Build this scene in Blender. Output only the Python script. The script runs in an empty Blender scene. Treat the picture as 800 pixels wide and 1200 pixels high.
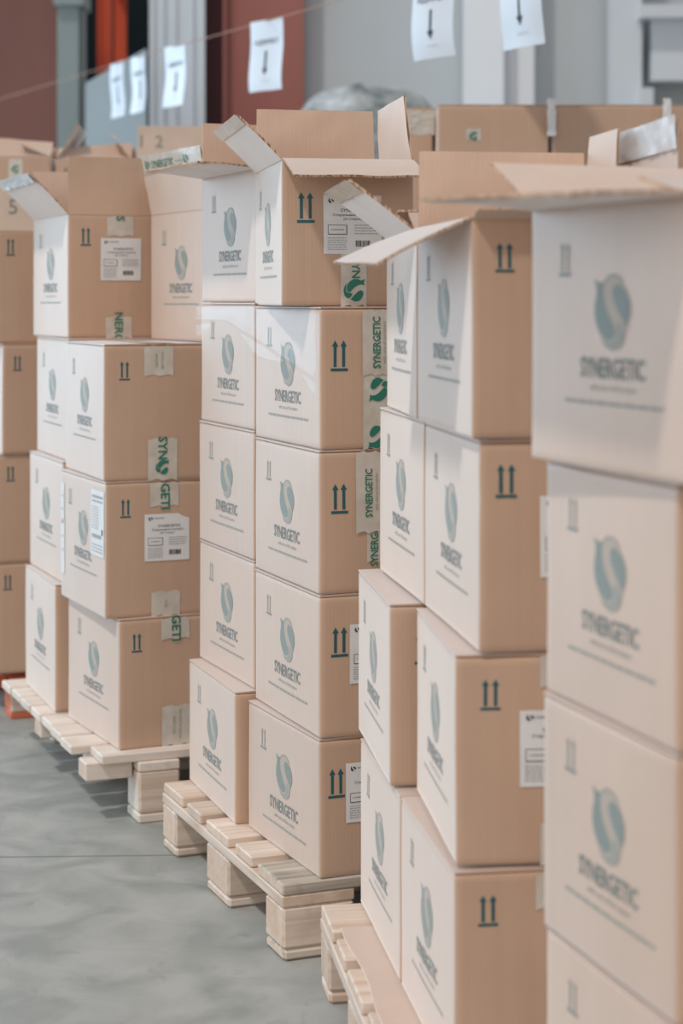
import bpy, math, random
from mathutils import Vector, Matrix, noise
C = bpy.context.scene.collection
S = bpy.context.scene
R = math.radians
random.seed(7)

# ------------------------------------------------------------------ camera, world, light
FPX, HOR, CAMH = 2200.0, 352.0, 1.23
cam_d = bpy.data.cameras.new('camera'); cam = bpy.data.objects.new('camera', cam_d); C.objects.link(cam)
cam.location = (0, 0, CAMH); cam.rotation_euler = (R(90), 0, 0)
cam_d.sensor_fit = 'VERTICAL'; cam_d.sensor_height = 36; cam_d.sensor_width = 24
cam_d.lens = FPX / 1200 * 36
cam_d.shift_y = -(600 - HOR) / 1200
cam_d.clip_end = 100
cam_d.dof.use_dof = True; cam_d.dof.focus_distance = 3.65; cam_d.dof.aperture_fstop = 3.6
S.camera = cam

w = bpy.data.worlds.new('world'); S.world = w; w.use_nodes = True
w.node_tree.nodes['Background'].inputs[0].default_value = (0.93, 0.95, 1.0, 1)
w.node_tree.nodes['Background'].inputs[1].default_value = 0.46

def light(name, kind, loc, aim, power, col, **k):
    d = bpy.data.lights.new(name, kind); o = bpy.data.objects.new(name, d); C.objects.link(o)
    o.location = loc
    o.rotation_euler = (Vector(aim) - Vector(loc)).to_track_quat('-Z', 'Y').to_euler()
    d.energy = power; d.color = col
    for a, b in k.items(): setattr(d, a, b)
    return o
light('ceiling_daylight', 'SUN', (-3, -2, 6), (-3 + .42, -2 + .50, 5), 1.5, (1.0, 0.97, 0.93), angle=R(4))
light('window_daylight', 'AREA', (-6.0, 9.0, 2.3), (-1, 5.5, 1.0), 420, (0.54, 0.79, 1.0), shape='RECTANGLE', size=9, size_y=4.2)
light('front_fill', 'AREA', (-3.0, -4.0, 3.0), (0.5, 4, 0.9), 105, (1.0, 0.95, 0.9), shape='RECTANGLE', size=5, size_y=3)  # warm fill light added to brighten the box ends facing the camera

S.view_settings.view_transform = 'Standard'; S.view_settings.look = 'None'
S.view_settings.gamma = 1; S.view_settings.use_curve_mapping = False
S.view_settings.exposure = 0.0

# ------------------------------------------------------------------ materials
def lin(r, g, b):
    f = lambda c: (c / 255) / 12.92 if c / 255 <= .04045 else (((c / 255) + .055) / 1.055) ** 2.4
    return (f(r), f(g), f(b), 1)

def base_mat(name, col, rough=.6, spec=.5, metal=0):
    m = bpy.data.materials.new(name); m.use_nodes = True
    b = m.node_tree.nodes['Principled BSDF']
    b.inputs['Base Color'].default_value = col; b.inputs['Roughness'].default_value = rough
    b.inputs['Specular IOR Level'].default_value = spec; b.inputs['Metallic'].default_value = metal
    return m, m.node_tree, b

def noise_mat(name, c1, c2, scale=(8, 8, 8), rough=.6, spec=.5, bump=0.0, bscale=None, detail=4, per_object=0.0, contrast=(.3, .7)):
    m, nt, b = base_mat(name, c1, rough, spec)
    tc = nt.nodes.new('ShaderNodeTexCoord'); mp = nt.nodes.new('ShaderNodeMapping')
    mp.inputs['Scale'].default_value = scale
    nt.links.new(tc.outputs['Object'], mp.inputs[0])
    n = nt.nodes.new('ShaderNodeTexNoise'); n.noise_dimensions = '4D'
    n.inputs['Scale'].default_value = 1; n.inputs['Detail'].default_value = detail
    nt.links.new(mp.outputs[0], n.inputs['Vector'])
    oi = nt.nodes.new('ShaderNodeObjectInfo')
    mu = nt.nodes.new('ShaderNodeMath'); mu.operation = 'MULTIPLY'; mu.inputs[1].default_value = 40
    nt.links.new(oi.outputs['Random'], mu.inputs[0]); nt.links.new(mu.outputs[0], n.inputs['W'])
    cr = nt.nodes.new('ShaderNodeValToRGB')
    cr.color_ramp.elements[0].position = contrast[0]; cr.color_ramp.elements[0].color = c1
    cr.color_ramp.elements[1].position = contrast[1]; cr.color_ramp.elements[1].color = c2
    nt.links.new(n.outputs[0], cr.inputs[0])
    out = cr.outputs[0]
    if per_object:
        hs = nt.nodes.new('ShaderNodeHueSaturation')
        mr = nt.nodes.new('ShaderNodeMapRange'); mr.inputs[3].default_value = 1 - per_object; mr.inputs[4].default_value = 1 + per_object
        nt.links.new(oi.outputs['Random'], mr.inputs[0]); nt.links.new(mr.outputs[0], hs.inputs['Value'])
        nt.links.new(out, hs.inputs['Color']); out = hs.outputs[0]
    nt.links.new(out, b.inputs['Base Color'])
    if bump:
        bp = nt.nodes.new('ShaderNodeBump'); bp.inputs['Strength'].default_value = bump; bp.inputs['Distance'].default_value = .002
        nt.links.new(n.outputs[0], bp.inputs['Height']); nt.links.new(bp.outputs[0], b.inputs['Normal'])
    return m

def kraft_mat(name, c1, c2, rough=.48, spec=.5, flute=.10):
    """corrugated board: faint vertical flutes, fibres, slight colour change from box to box"""
    m, nt, b = base_mat(name, c1, rough, spec)
    N, L = nt.nodes.new, nt.links.new
    tc = N('ShaderNodeTexCoord'); oi = N('ShaderNodeObjectInfo')
    sx = N('ShaderNodeSeparateXYZ'); L(tc.outputs['Object'], sx.inputs[0])
    ad = N('ShaderNodeMath'); ad.operation = 'ADD'; L(sx.outputs[0], ad.inputs[0]); L(sx.outputs[1], ad.inputs[1])
    ms = N('ShaderNodeMath'); ms.operation = 'MULTIPLY'; ms.inputs[1].default_value = 2 * math.pi / .0075; L(ad.outputs[0], ms.inputs[0])
    sn = N('ShaderNodeMath'); sn.operation = 'SINE'; L(ms.outputs[0], sn.inputs[0])
    # irregular streaks along the flutes
    mp = N('ShaderNodeMapping'); mp.inputs['Scale'].default_value = (60, 60, 1.2); L(tc.outputs['Object'], mp.inputs[0])
    st = N('ShaderNodeTexNoise'); st.noise_dimensions = '4D'; st.inputs['Scale'].default_value = 1; st.inputs['Detail'].default_value = 3
    L(mp.outputs[0], st.inputs['Vector']); mu = N('ShaderNodeMath'); mu.operation = 'MULTIPLY'; mu.inputs[1].default_value = 30
    L(oi.outputs['Random'], mu.inputs[0]); L(mu.outputs[0], st.inputs['W'])
    big = N('ShaderNodeTexNoise'); big.noise_dimensions = '4D'; big.inputs['Scale'].default_value = 5; big.inputs['Detail'].default_value = 5
    L(tc.outputs['Object'], big.inputs['Vector']); L(mu.outputs[0], big.inputs['W'])
    mixf = N('ShaderNodeMath'); mixf.operation = 'MULTIPLY_ADD'; mixf.inputs[1].default_value = .35
    L(st.outputs[0], mixf.inputs[0])
    m2 = N('ShaderNodeMath'); m2.operation = 'MULTIPLY'; m2.inputs[1].default_value = .65; L(big.outputs[0], m2.inputs[0]); L(m2.outputs[0], mixf.inputs[2])
    m3 = N('ShaderNodeMath'); m3.operation = 'MULTIPLY_ADD'; m3.inputs[1].default_value = .02; L(sn.outputs[0], m3.inputs[0]); L(mixf.outputs[0], m3.inputs[2])
    cr = N('ShaderNodeValToRGB'); cr.color_ramp.elements[0].position = .30; cr.color_ramp.elements[1].position = .70
    cr.color_ramp.elements[0].color = c1; cr.color_ramp.elements[1].color = c2; L(m3.outputs[0], cr.inputs[0])
    hs = N('ShaderNodeHueSaturation'); mr = N('ShaderNodeMapRange'); mr.inputs[3].default_value = .955; mr.inputs[4].default_value = 1.045
    L(oi.outputs['Random'], mr.inputs[0]); L(mr.outputs[0], hs.inputs['Value']); L(cr.outputs[0], hs.inputs['Color'])
    L(hs.outputs[0], b.inputs['Base Color'])
    bp = N('ShaderNodeBump'); bp.inputs['Strength'].default_value = flute; bp.inputs['Distance'].default_value = .0004
    L(sn.outputs[0], bp.inputs['Height']); L(bp.outputs[0], b.inputs['Normal'])
    b.inputs['Sheen Weight'].default_value = .8; b.inputs['Sheen Roughness'].default_value = .5
    b.inputs['Specular IOR Level'].default_value = .65
    return m

M = {}
M['kraft'] = kraft_mat('kraft_board', lin(190, 154, 127), lin(202, 167, 140))
M['kraft_in'] = kraft_mat('kraft_board_inside', lin(208, 174, 148), lin(218, 186, 162), flute=.15)
M['edge'] = noise_mat('board_edge', lin(138, 104, 80), lin(205, 172, 145), (320, 320, 4), .8, .2, contrast=(.42, .5))
M['ink'], _, _ib = base_mat('printing_ink', lin(38, 92, 100), .5, .4)
M['ink3'], _, _ = base_mat('palest_logo_ink', lin(178, 162, 146), .48, .9)
M['ink2'], _, _ = base_mat('pale_printing_ink', lin(150, 148, 138), .48, .9)
M['inkp'], _, _ = base_mat('logo_ink', lin(122, 132, 126), .48, .9)
M['inkt'], _, _ = base_mat('lettering_ink', lin(104, 115, 112), .48, .9)
for _k in ('ink2', 'inkp', 'ink3', 'inkt'):
    _b = M[_k].node_tree.nodes['Principled BSDF']; _b.inputs['Sheen Weight'].default_value = .35; _b.inputs['Sheen Roughness'].default_value = .5
    _b.inputs['Specular IOR Level'].default_value = .3; _b.inputs['Roughness'].default_value = .6
M['green'], _, _ = base_mat('green_tape_ink', lin(44, 122, 104), .35, .5)
M['tape'] = noise_mat('packing_tape', lin(196, 186, 172), lin(214, 206, 194), (30, 30, 30), .28, .6, .3)
M['paper'] = noise_mat('label_paper', lin(222, 220, 218), lin(232, 230, 228), (20, 20, 20), .6, .3)
M['black'], _, _ = base_mat('label_ink', lin(62, 64, 70), .6, .3)
M['grey'], _, _ = base_mat('small_print', lin(165, 165, 168), .6, .3)
M['red'], _, _ = base_mat('red_mark', lin(215, 80, 80), .6, .3)
M['pale'] = noise_mat('pale_board', lin(214, 190, 170), lin(222, 200, 182), (12, 12, 12), .55, .4)

def wood_mat(name, c1, c2, c3, rough=.7):
    m, nt, b = base_mat(name, c1, rough, .3)
    N, L = nt.nodes.new, nt.links.new
    tc = N('ShaderNodeTexCoord'); oi = N('ShaderNodeObjectInfo')
    mp = N('ShaderNodeMapping'); mp.inputs['Scale'].default_value = (2.5, 55, 55); L(tc.outputs['Object'], mp.inputs[0])
    mu = N('ShaderNodeMath'); mu.operation = 'MULTIPLY'; mu.inputs[1].default_value = 50; L(oi.outputs['Random'], mu.inputs[0])
    n = N('ShaderNodeTexNoise'); n.noise_dimensions = '4D'; n.inputs['Scale'].default_value = 1; n.inputs['Detail'].default_value = 5; n.inputs['Distortion'].default_value = .6
    L(mp.outputs[0], n.inputs['Vector']); L(mu.outputs[0], n.inputs['W'])
    cr = N('ShaderNodeValToRGB'); e = cr.color_ramp.elements
    e[0].position = .28; e[0].color = c1; e[1].position = .72; e[1].color = c2
    L(n.outputs[0], cr.inputs[0])
    n2 = N('ShaderNodeTexNoise'); n2.noise_dimensions = '4D'; n2.inputs['Scale'].default_value = 9; n2.inputs['Detail'].default_value = 6
    L(tc.outputs['Object'], n2.inputs['Vector']); L(mu.outputs[0], n2.inputs['W'])
    r2 = N('ShaderNodeValToRGB'); r2.color_ramp.elements[0].position = .55; r2.color_ramp.elements[1].position = .72
    r2.color_ramp.elements[0].color = (0, 0, 0, 1); r2.color_ramp.elements[1].color = (.7, .7, .7, 1); L(n2.outputs[0], r2.inputs[0])
    mx = N('ShaderNodeMix'); mx.data_type = 'RGBA'; L(r2.outputs[0], mx.inputs[0]); L(cr.outputs[0], mx.inputs[6]); mx.inputs[7].default_value = c3
    hs = N('ShaderNodeHueSaturation'); mr = N('ShaderNodeMapRange'); mr.inputs[3].default_value = .9; mr.inputs[4].default_value = 1.06
    L(oi.outputs['Random'], mr.inputs[0]); L(mr.outputs[0], hs.inputs['Value']); L(mx.outputs[2], hs.inputs['Color'])
    L(hs.outputs[0], b.inputs['Base Color'])
    bp = N('ShaderNodeBump'); bp.inputs['Strength'].default_value = .5; bp.inputs['Distance'].default_value = .002
    L(n.outputs[0], bp.inputs['Height']); L(bp.outputs[0], b.inputs['Normal'])
    return m
M['wood'] = wood_mat('pine_board', lin(198, 172, 150), lin(230, 214, 200), lin(186, 156, 134))
M['wood_fresh'] = wood_mat('pale_pine_board', lin(218, 202, 188), lin(234, 222, 210), lin(206, 188, 170))
M['wood_end'] = wood_mat('pine_end', lin(208, 182, 160), lin(224, 200, 180), lin(190, 158, 134))
M['wood_grey'] = wood_mat('weathered_board', lin(150, 140, 126), lin(214, 200, 184), lin(92, 90, 82))
M['orange'] = wood_mat('orange_paint', lin(196, 104, 70), lin(214, 122, 86), lin(170, 84, 58))
M['string'], _, _ = base_mat('string', lin(176, 140, 124), .8, .2)

# ------------------------------------------------------------------ mesh helpers
class MB:
    def __init__(s): s.v = []; s.f = []; s.m = []
    def add(s, vs, fs, mi=0):
        o = len(s.v); s.v += [tuple(v) for v in vs]
        for f in fs: s.f.append([i + o for i in f]); s.m.append(mi)
    def box(s, lo, hi, mi=0, ch=0.0):
        (a, b, c), (d, e, f) = lo, hi
        if ch <= 0:
            s.add([(a,b,c),(d,b,c),(d,e,c),(a,e,c),(a,b,f),(d,b,f),(d,e,f),(a,e,f)],
                  [(0,3,2,1),(4,5,6,7),(0,1,5,4),(1,2,6,5),(2,3,7,6),(3,0,4,7)], mi); return
        # box with all edges chamfered
        V = []; idx = {}
        X, Y, Z = (a, d), (b, e), (c, f)
        for i in (0, 1):
            for j in (0, 1):
                for k in (0, 1):
                    sx, sy, sz = (ch, -ch)[i], (ch, -ch)[j], (ch, -ch)[k]
                    for t, p in (('x', (X[i], Y[j]+sy, Z[k]+sz)), ('y', (X[i]+sx, Y[j], Z[k]+sz)), ('z', (X[i]+sx, Y[j]+sy, Z[k]))):
                        idx[(i, j, k, t)] = len(V); V.append(p)
        F = []
        for i in (0, 1):
            q = [(i,0,0,'x'),(i,1,0,'x'),(i,1,1,'x'),(i,0,1,'x')]; F.append(q if i else q[::-1])
            q = [(0,i,0,'y'),(0,i,1,'y'),(1,i,1,'y'),(1,i,0,'y')]; F.append(q if i else q[::-1])
            q = [(0,0,i,'z'),(1,0,i,'z'),(1,1,i,'z'),(0,1,i,'z')]; F.append(q if i else q[::-1])
        for i in (0, 1):
            for j in (0, 1):
                q = [(i,j,0,'x'),(i,j,1,'x'),(i,j,1,'y'),(i,j,0,'y')]; F.append(q if (i + j) % 2 == 1 else q[::-1])
                q = [(0,i,j,'y'),(1,i,j,'y'),(1,i,j,'z'),(0,i,j,'z')]; F.append(q if (i + j) % 2 == 1 else q[::-1])
                q = [(i,0,j,'z'),(i,1,j,'z'),(i,1,j,'x'),(i,0,j,'x')]; F.append(q if (i + j) % 2 == 1 else q[::-1])
                for k in (0, 1):
                    pass
        for i in (0, 1):
            for j in (0, 1):
                for k in (0, 1):
                    q = [(i,j,k,'x'),(i,j,k,'y'),(i,j,k,'z')]; F.append(q if (i + j + k) % 2 == 1 else q[::-1])
        s.add(V, [[idx[t] for t in q] for q in F], mi)
    def tube(s, pts, r, n=8, mi=0):
        rings = []
        for i, p in enumerate(pts):
            p = Vector(p); d = (Vector(pts[min(i+1, len(pts)-1)]) - Vector(pts[max(i-1, 0)])).normalized()
            a = d.orthogonal().normalized(); b = d.cross(a)
            rings.append([p + (a*math.cos(2*math.pi*k/n) + b*math.sin(2*math.pi*k/n))*r for k in range(n)])
        V = [v for q in rings for v in q]; F = []
        for i in range(len(pts)-1):
            for k in range(n): F.append((i*n+k, i*n+(k+1) % n, (i+1)*n+(k+1) % n, (i+1)*n+k))
        F.append(tuple(range(n))[::-1]); F.append(tuple((len(pts)-1)*n+k for k in range(n)))
        s.add(V, F, mi)
    def build(s, name, mats, parent=None, smooth=False, fix=False):
        me = bpy.data.meshes.new(name); me.from_pydata(s.v, [], s.f)
        for m in mats: me.materials.append(m)
        me.polygons.foreach_set('material_index', s.m)
        if smooth: me.polygons.foreach_set('use_smooth', [True]*len(s.f))
        me.update()
        if fix:
            import bmesh
            bm = bmesh.new(); bm.from_mesh(me); bmesh.ops.recalc_face_normals(bm, faces=bm.faces[:]); bm.to_mesh(me); bm.free()
        o = bpy.data.objects.new(name, me); C.objects.link(o)
        if parent: o.parent = parent
        return o

def thing(name, label, cat, loc=(0, 0, 0), rz=0, group=None):
    o = bpy.data.objects.new(name, None); C.objects.link(o); o.empty_display_size = .05
    o.location = loc; o.rotation_euler = (0, 0, rz)
    return tag(o, label, cat, group)
def tag(o, label, cat, group=None):
    o['label'] = label; o['category'] = cat
    if group: o['group'] = group
    return o
def struct(o): o['kind'] = 'structure'; return o

def at(px, py, Y):                       # a point of the place at distance Y
    return Vector(((px - 400) / FPX * Y, Y, CAMH + (HOR - py) / FPX * Y))

_tc = {}
def text2d(txt, w=None, h=1.0, bold=.0):
    """flat lettering as polygons, centred on the origin, h = cap height (or fitted to width w)"""
    key = (txt, bold)
    if key not in _tc:
        c = bpy.data.curves.new('lettering', 'FONT'); c.body = txt; c.size = 1; c.offset = bold; c.resolution_u = 2
        o = bpy.data.objects.new('lettering', c); C.objects.link(o)
        bpy.context.view_layer.update()
        me = bpy.data.meshes.new_from_object(o.evaluated_get(bpy.context.evaluated_depsgraph_get()))
        V = [(v.co.x, v.co.y) for v in me.vertices]; F = [list(p.vertices) for p in me.polygons]
        bpy.data.objects.remove(o); bpy.data.curves.remove(c); bpy.data.meshes.remove(me)
        xs = [v[0] for v in V]; ys = [v[1] for v in V]
        cx, cy = (min(xs)+max(xs))/2, (min(ys)+max(ys))/2; W, H = max(xs)-min(xs), max(ys)-min(ys)
        _tc[key] = ([((x-cx)/W, (y-cy)/H) for x, y in V], F, W/H)
    V, F, asp = _tc[key]
    W = w if w else h*asp
    return [(x*W, y*h) for x, y in V], F

LG_L = [(0,.06),(.08,.085),(.17,.11),(.29,.09),(.25,.2),(.27,.33),(.33,.46),(.45,.59),(.57,.70),(.565,.8),(.48,.86),(.36,.86),(.2,.80),(.08,.68),(.015,.54),(.02,.38),(.07,.25),(.06,.15)]
LG_R = [(.57,.13),(.72,.14),(.88,.22),(.98,.36),(.985,.52),(.88,.70),(.80,.60),(.66,.48),(.54,.34),(.50,.22)]
LG_B = [(.60,.74),(.66,.60),(.76,.66),(.85,.75),(.83,.86),(.72,.96),(.52,1.0),(.32,.95),(.20,.85),(.36,.90),(.50,.90),(.59,.84)]
LG_T = [(.29,.075),(.36,.02),(.48,-.01),(.62,.0),(.74,.05),(.80,.12),(.76,.11),(.68,.06),(.56,.03),(.46,.03),(.38,.06),(.32,.10)]
LG_F = [(0,.06),(.08,.085),(.17,.11),(.29,.08),(.36,.03),(.48,-.005),(.62,.0),(.74,.05),(.88,.22),(.98,.36),(.985,.52),(.88,.70),(.84,.85),(.72,.96),(.52,1.0),(.32,.95),(.20,.82),(.08,.68),(.015,.54),(.02,.38),(.07,.25),(.06,.15)]
def logo2d(s):
    f = lambda P: [((x-.5)*s, (.5-y)*s) for x, y in P]
    return f(LG_L), f(LG_R), f(LG_B), f(LG_T)
def arrow2d(w, h):
    """two upward arrows over a bar"""
    out = []
    for cx in (-.25, .25):
        a = .085; out.append([(cx-a, -.36), (cx+a, -.36), (cx+a, .30), (cx+.19, .30), (cx, .5), (cx-.19, .30), (cx-a, .30)])
    out.append([(-.5, -.5), (.5, -.5), (.5, -.41), (-.5, -.41)])
    return [[(x*w, y*h) for x, y in P] for P in out]

def put(mb, polys, mp, mi):
    for P in polys: mb.add([mp(*p) for p in P], [list(range(len(P)))], mi)
def put_text(mb, t, mp, mi, ox=0, oy=0, rot=0):
    V, F = t; c, s = math.cos(rot), math.sin(rot)
    mb.add([mp(ox + x*c - y*s, oy + x*s + y*c) for x, y in V], F, mi)
def rect(cx, cy, w, h): return [(cx-w/2, cy-h/2), (cx+w/2, cy-h/2), (cx+w/2, cy+h/2), (cx-w/2, cy+h/2)]
def words(x0, x1, y, h, rnd, lo=.006, hi=.02, gap=.003):
    """a line of print too small to read: one bar per word"""
    out = []; x = x0
    while x < x1 - .002:
        l = min(rnd.uniform(lo, hi), x1 - x); out.append(rect(x + l/2, y, l, h)); x += l + gap
    return out

# ------------------------------------------------------------------ cartons
GROUP = ['cardboard boxes of the middle stack']
BT = .004                                   # board thickness
TXT = 'SYNERGETIC'

def label_mesh(parent, mp, cx, cy, w, h, rnd, title='Стиральный порошок', torn=False, name='shipping_label'):
    mb = MB(); n = 8
    pts = []
    for j in range(n+1):
        for i in range(n+1):
            x, y = -w/2 + w*i/n, -h/2 + h*j/n
            if torn and i == n and j == n: y -= .012
            if torn and i == n-1 and j == n: y -= .008
            pts.append(mp(cx+x, cy+y, .0012))
    mb.add(pts, [(j*(n+1)+i, j*(n+1)+i+1, (j+1)*(n+1)+i+1, (j+1)*(n+1)+i) for j in range(n) for i in range(n)], 0)
    q = lambda u, v: mp(cx+u, cy+v, .0018)
    sx, sy = w/.115, h/.115
    for P in logo2d(.011)[:2]: put(mb, [[(x-.042*sx, y+.046*sy) for x, y in P]], q, 1)
    put_text(mb, text2d(TXT, .026, .0035), q, 1, -.020*sx, .047*sy)
    put_text(mb, text2d(TXT, .058*sx, .0062), q, 1, .006*sx, .028*sy)
    put_text(mb, text2d(title, .082*sx, .0062), q, 1, .002*sx, .0185*sy)
    put_text(mb, text2d('(50 стирок)', .036*sx, .0058), q, 1, 0, .0105*sy)
    a, b, t = .037*sx, .018*sy, .0009
    bx, by = -.030*sx, -.010*sy
    put(mb, [rect(bx, by+b/2, a, t), rect(bx, by-b/2, a, t*1.6), rect(bx-a/2, by, t, b), rect(bx+a/2, by, t*1.6, b)], q, 1)
    put_text(mb, text2d('6 упаковок', .026*sx, .004), q, 1, bx, by)
    for k in range(6): put(mb, words(-.050*sx, -.012*sx, (-.026-.0045*k)*sy, .0014, rnd, .003, .01, .0015), q, 2)
    for k in range(4): put(mb, words(.004*sx, .050*sx, (-.001-.0055*k)*sy, .0016, rnd, .004, .012, .0015), q, 2)
    x = .006*sx
    while x < .036*sx:
        l = rnd.choice((.0006, .0011, .0018)); put(mb, [rect(x, -.037*sy, l, .012*sy)], q, 1); x += l + rnd.choice((.0007, .0012))
    return mb.build(name, [M['paper'], M['black'], M['grey']], parent)

def note_mesh(parent, mp, cx, cy, w, h, rnd, kind):
    mb = MB(); n = 6
    pts = [mp(cx-w/2+w*i/n, cy-h/2+h*j/n, .0012) for j in range(n+1) for i in range(n+1)]
    mb.add(pts, [(j*(n+1)+i, j*(n+1)+i+1, (j+1)*(n+1)+i+1, (j+1)*(n+1)+i) for j in range(n) for i in range(n)], 0)
    q = lambda u, v: mp(cx+u, cy+v, .0018)
    if kind == 'form':
        put(mb, words(-w*.4, w*.4, h*.40, .006, rnd, .01, .02), q, 2)
        put(mb, words(-w*.4, w*.4, h*.33, .004, rnd, .01, .02), q, 2)
        for k in range(9): put(mb, words(-w*.42, w*.1, h*(.24-.04*k), .0018, rnd), q, 2)
        put(mb, words(-w*.4, w*.3, -h*.20, .009, rnd, .012, .02), q, 3)
        put(mb, [rect(w*.36, -h*.12, .010, .014)], q, 1)
        for k in range(3): put(mb, words(-w*.42, w*.4, -h*(.33+.05*k), .0022, rnd), q, 2)
    else:
        put(mb, [rect(0, h*.08, w*.3, .010)], q, 4)
        for k in range(5): put(mb, words(-w*.3, w*.3, h*(.36-.15*k), .003, rnd), q, 2)
    return mb.build('paper_note', [M['paper'], M['black'], M['grey'], M['ink2'], M['red']], parent)

def tape_mesh(parent, mp, uc, v0, v1, rnd, prints=(), w=.050, over=None, lift=.0009, name='packing_tape'):
    """strip of printed tape; prints = (kind, v centre, length or size, du, rot sign)"""
    mb = MB(); nv = max(6, int((v1-v0)/.008)); nu = 6; pts = []
    for j in range(nv+1):
        v = v0 + (v1-v0)*j/nv
        for i in range(nu+1):
            u = uc - w/2 + w*i/nu
            d = lift + .0005*abs(noise.noise((u*90, v*60, rnd.random()*0 + uc*7)))
            jag = (.0022*((i*7) % 3 - 1)) if j in (0, nv) else 0
            pts.append(mp(u, v+jag, d))
    k = nu+1
    mb.add(pts, [(j*k+i, j*k+i+1, (j+1)*k+i+1, (j+1)*k+i) for j in range(nv) for i in range(nu)], 0)
    q = lambda u, v: mp(u, v, lift+.0011)
    for kind, vc, size, du, sg in prints:
        cu = uc + du
        if kind == 'text': put_text(mb, text2d(TXT, size, size*.160, .022), q, 1, cu, vc, sg*math.pi/2)
        elif kind == 'tag': put_text(mb, text2d('with care of the nature', size, size*.075), q, 2, cu, vc, sg*math.pi/2)
        elif kind in ('part',):                        # end of the word cut by the tape's edge
            put_text(mb, text2d(size, None, .016*w/.05, .022), q, 1, cu, vc, sg*math.pi/2)
        elif kind == 'small':
            put_text(mb, text2d(size, None, .0062), q, 2, cu, vc, sg*math.pi/2)
        elif kind == 'logo':
            for P in logo2d(size)[:3]:
                put(mb, [[(cu + (-y*sg), vc + x*sg) for x, y in P]], q, 1)
    return mb.build(name, [M['tape'], M['green'], M['ink2']], parent, smooth=False)

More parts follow.
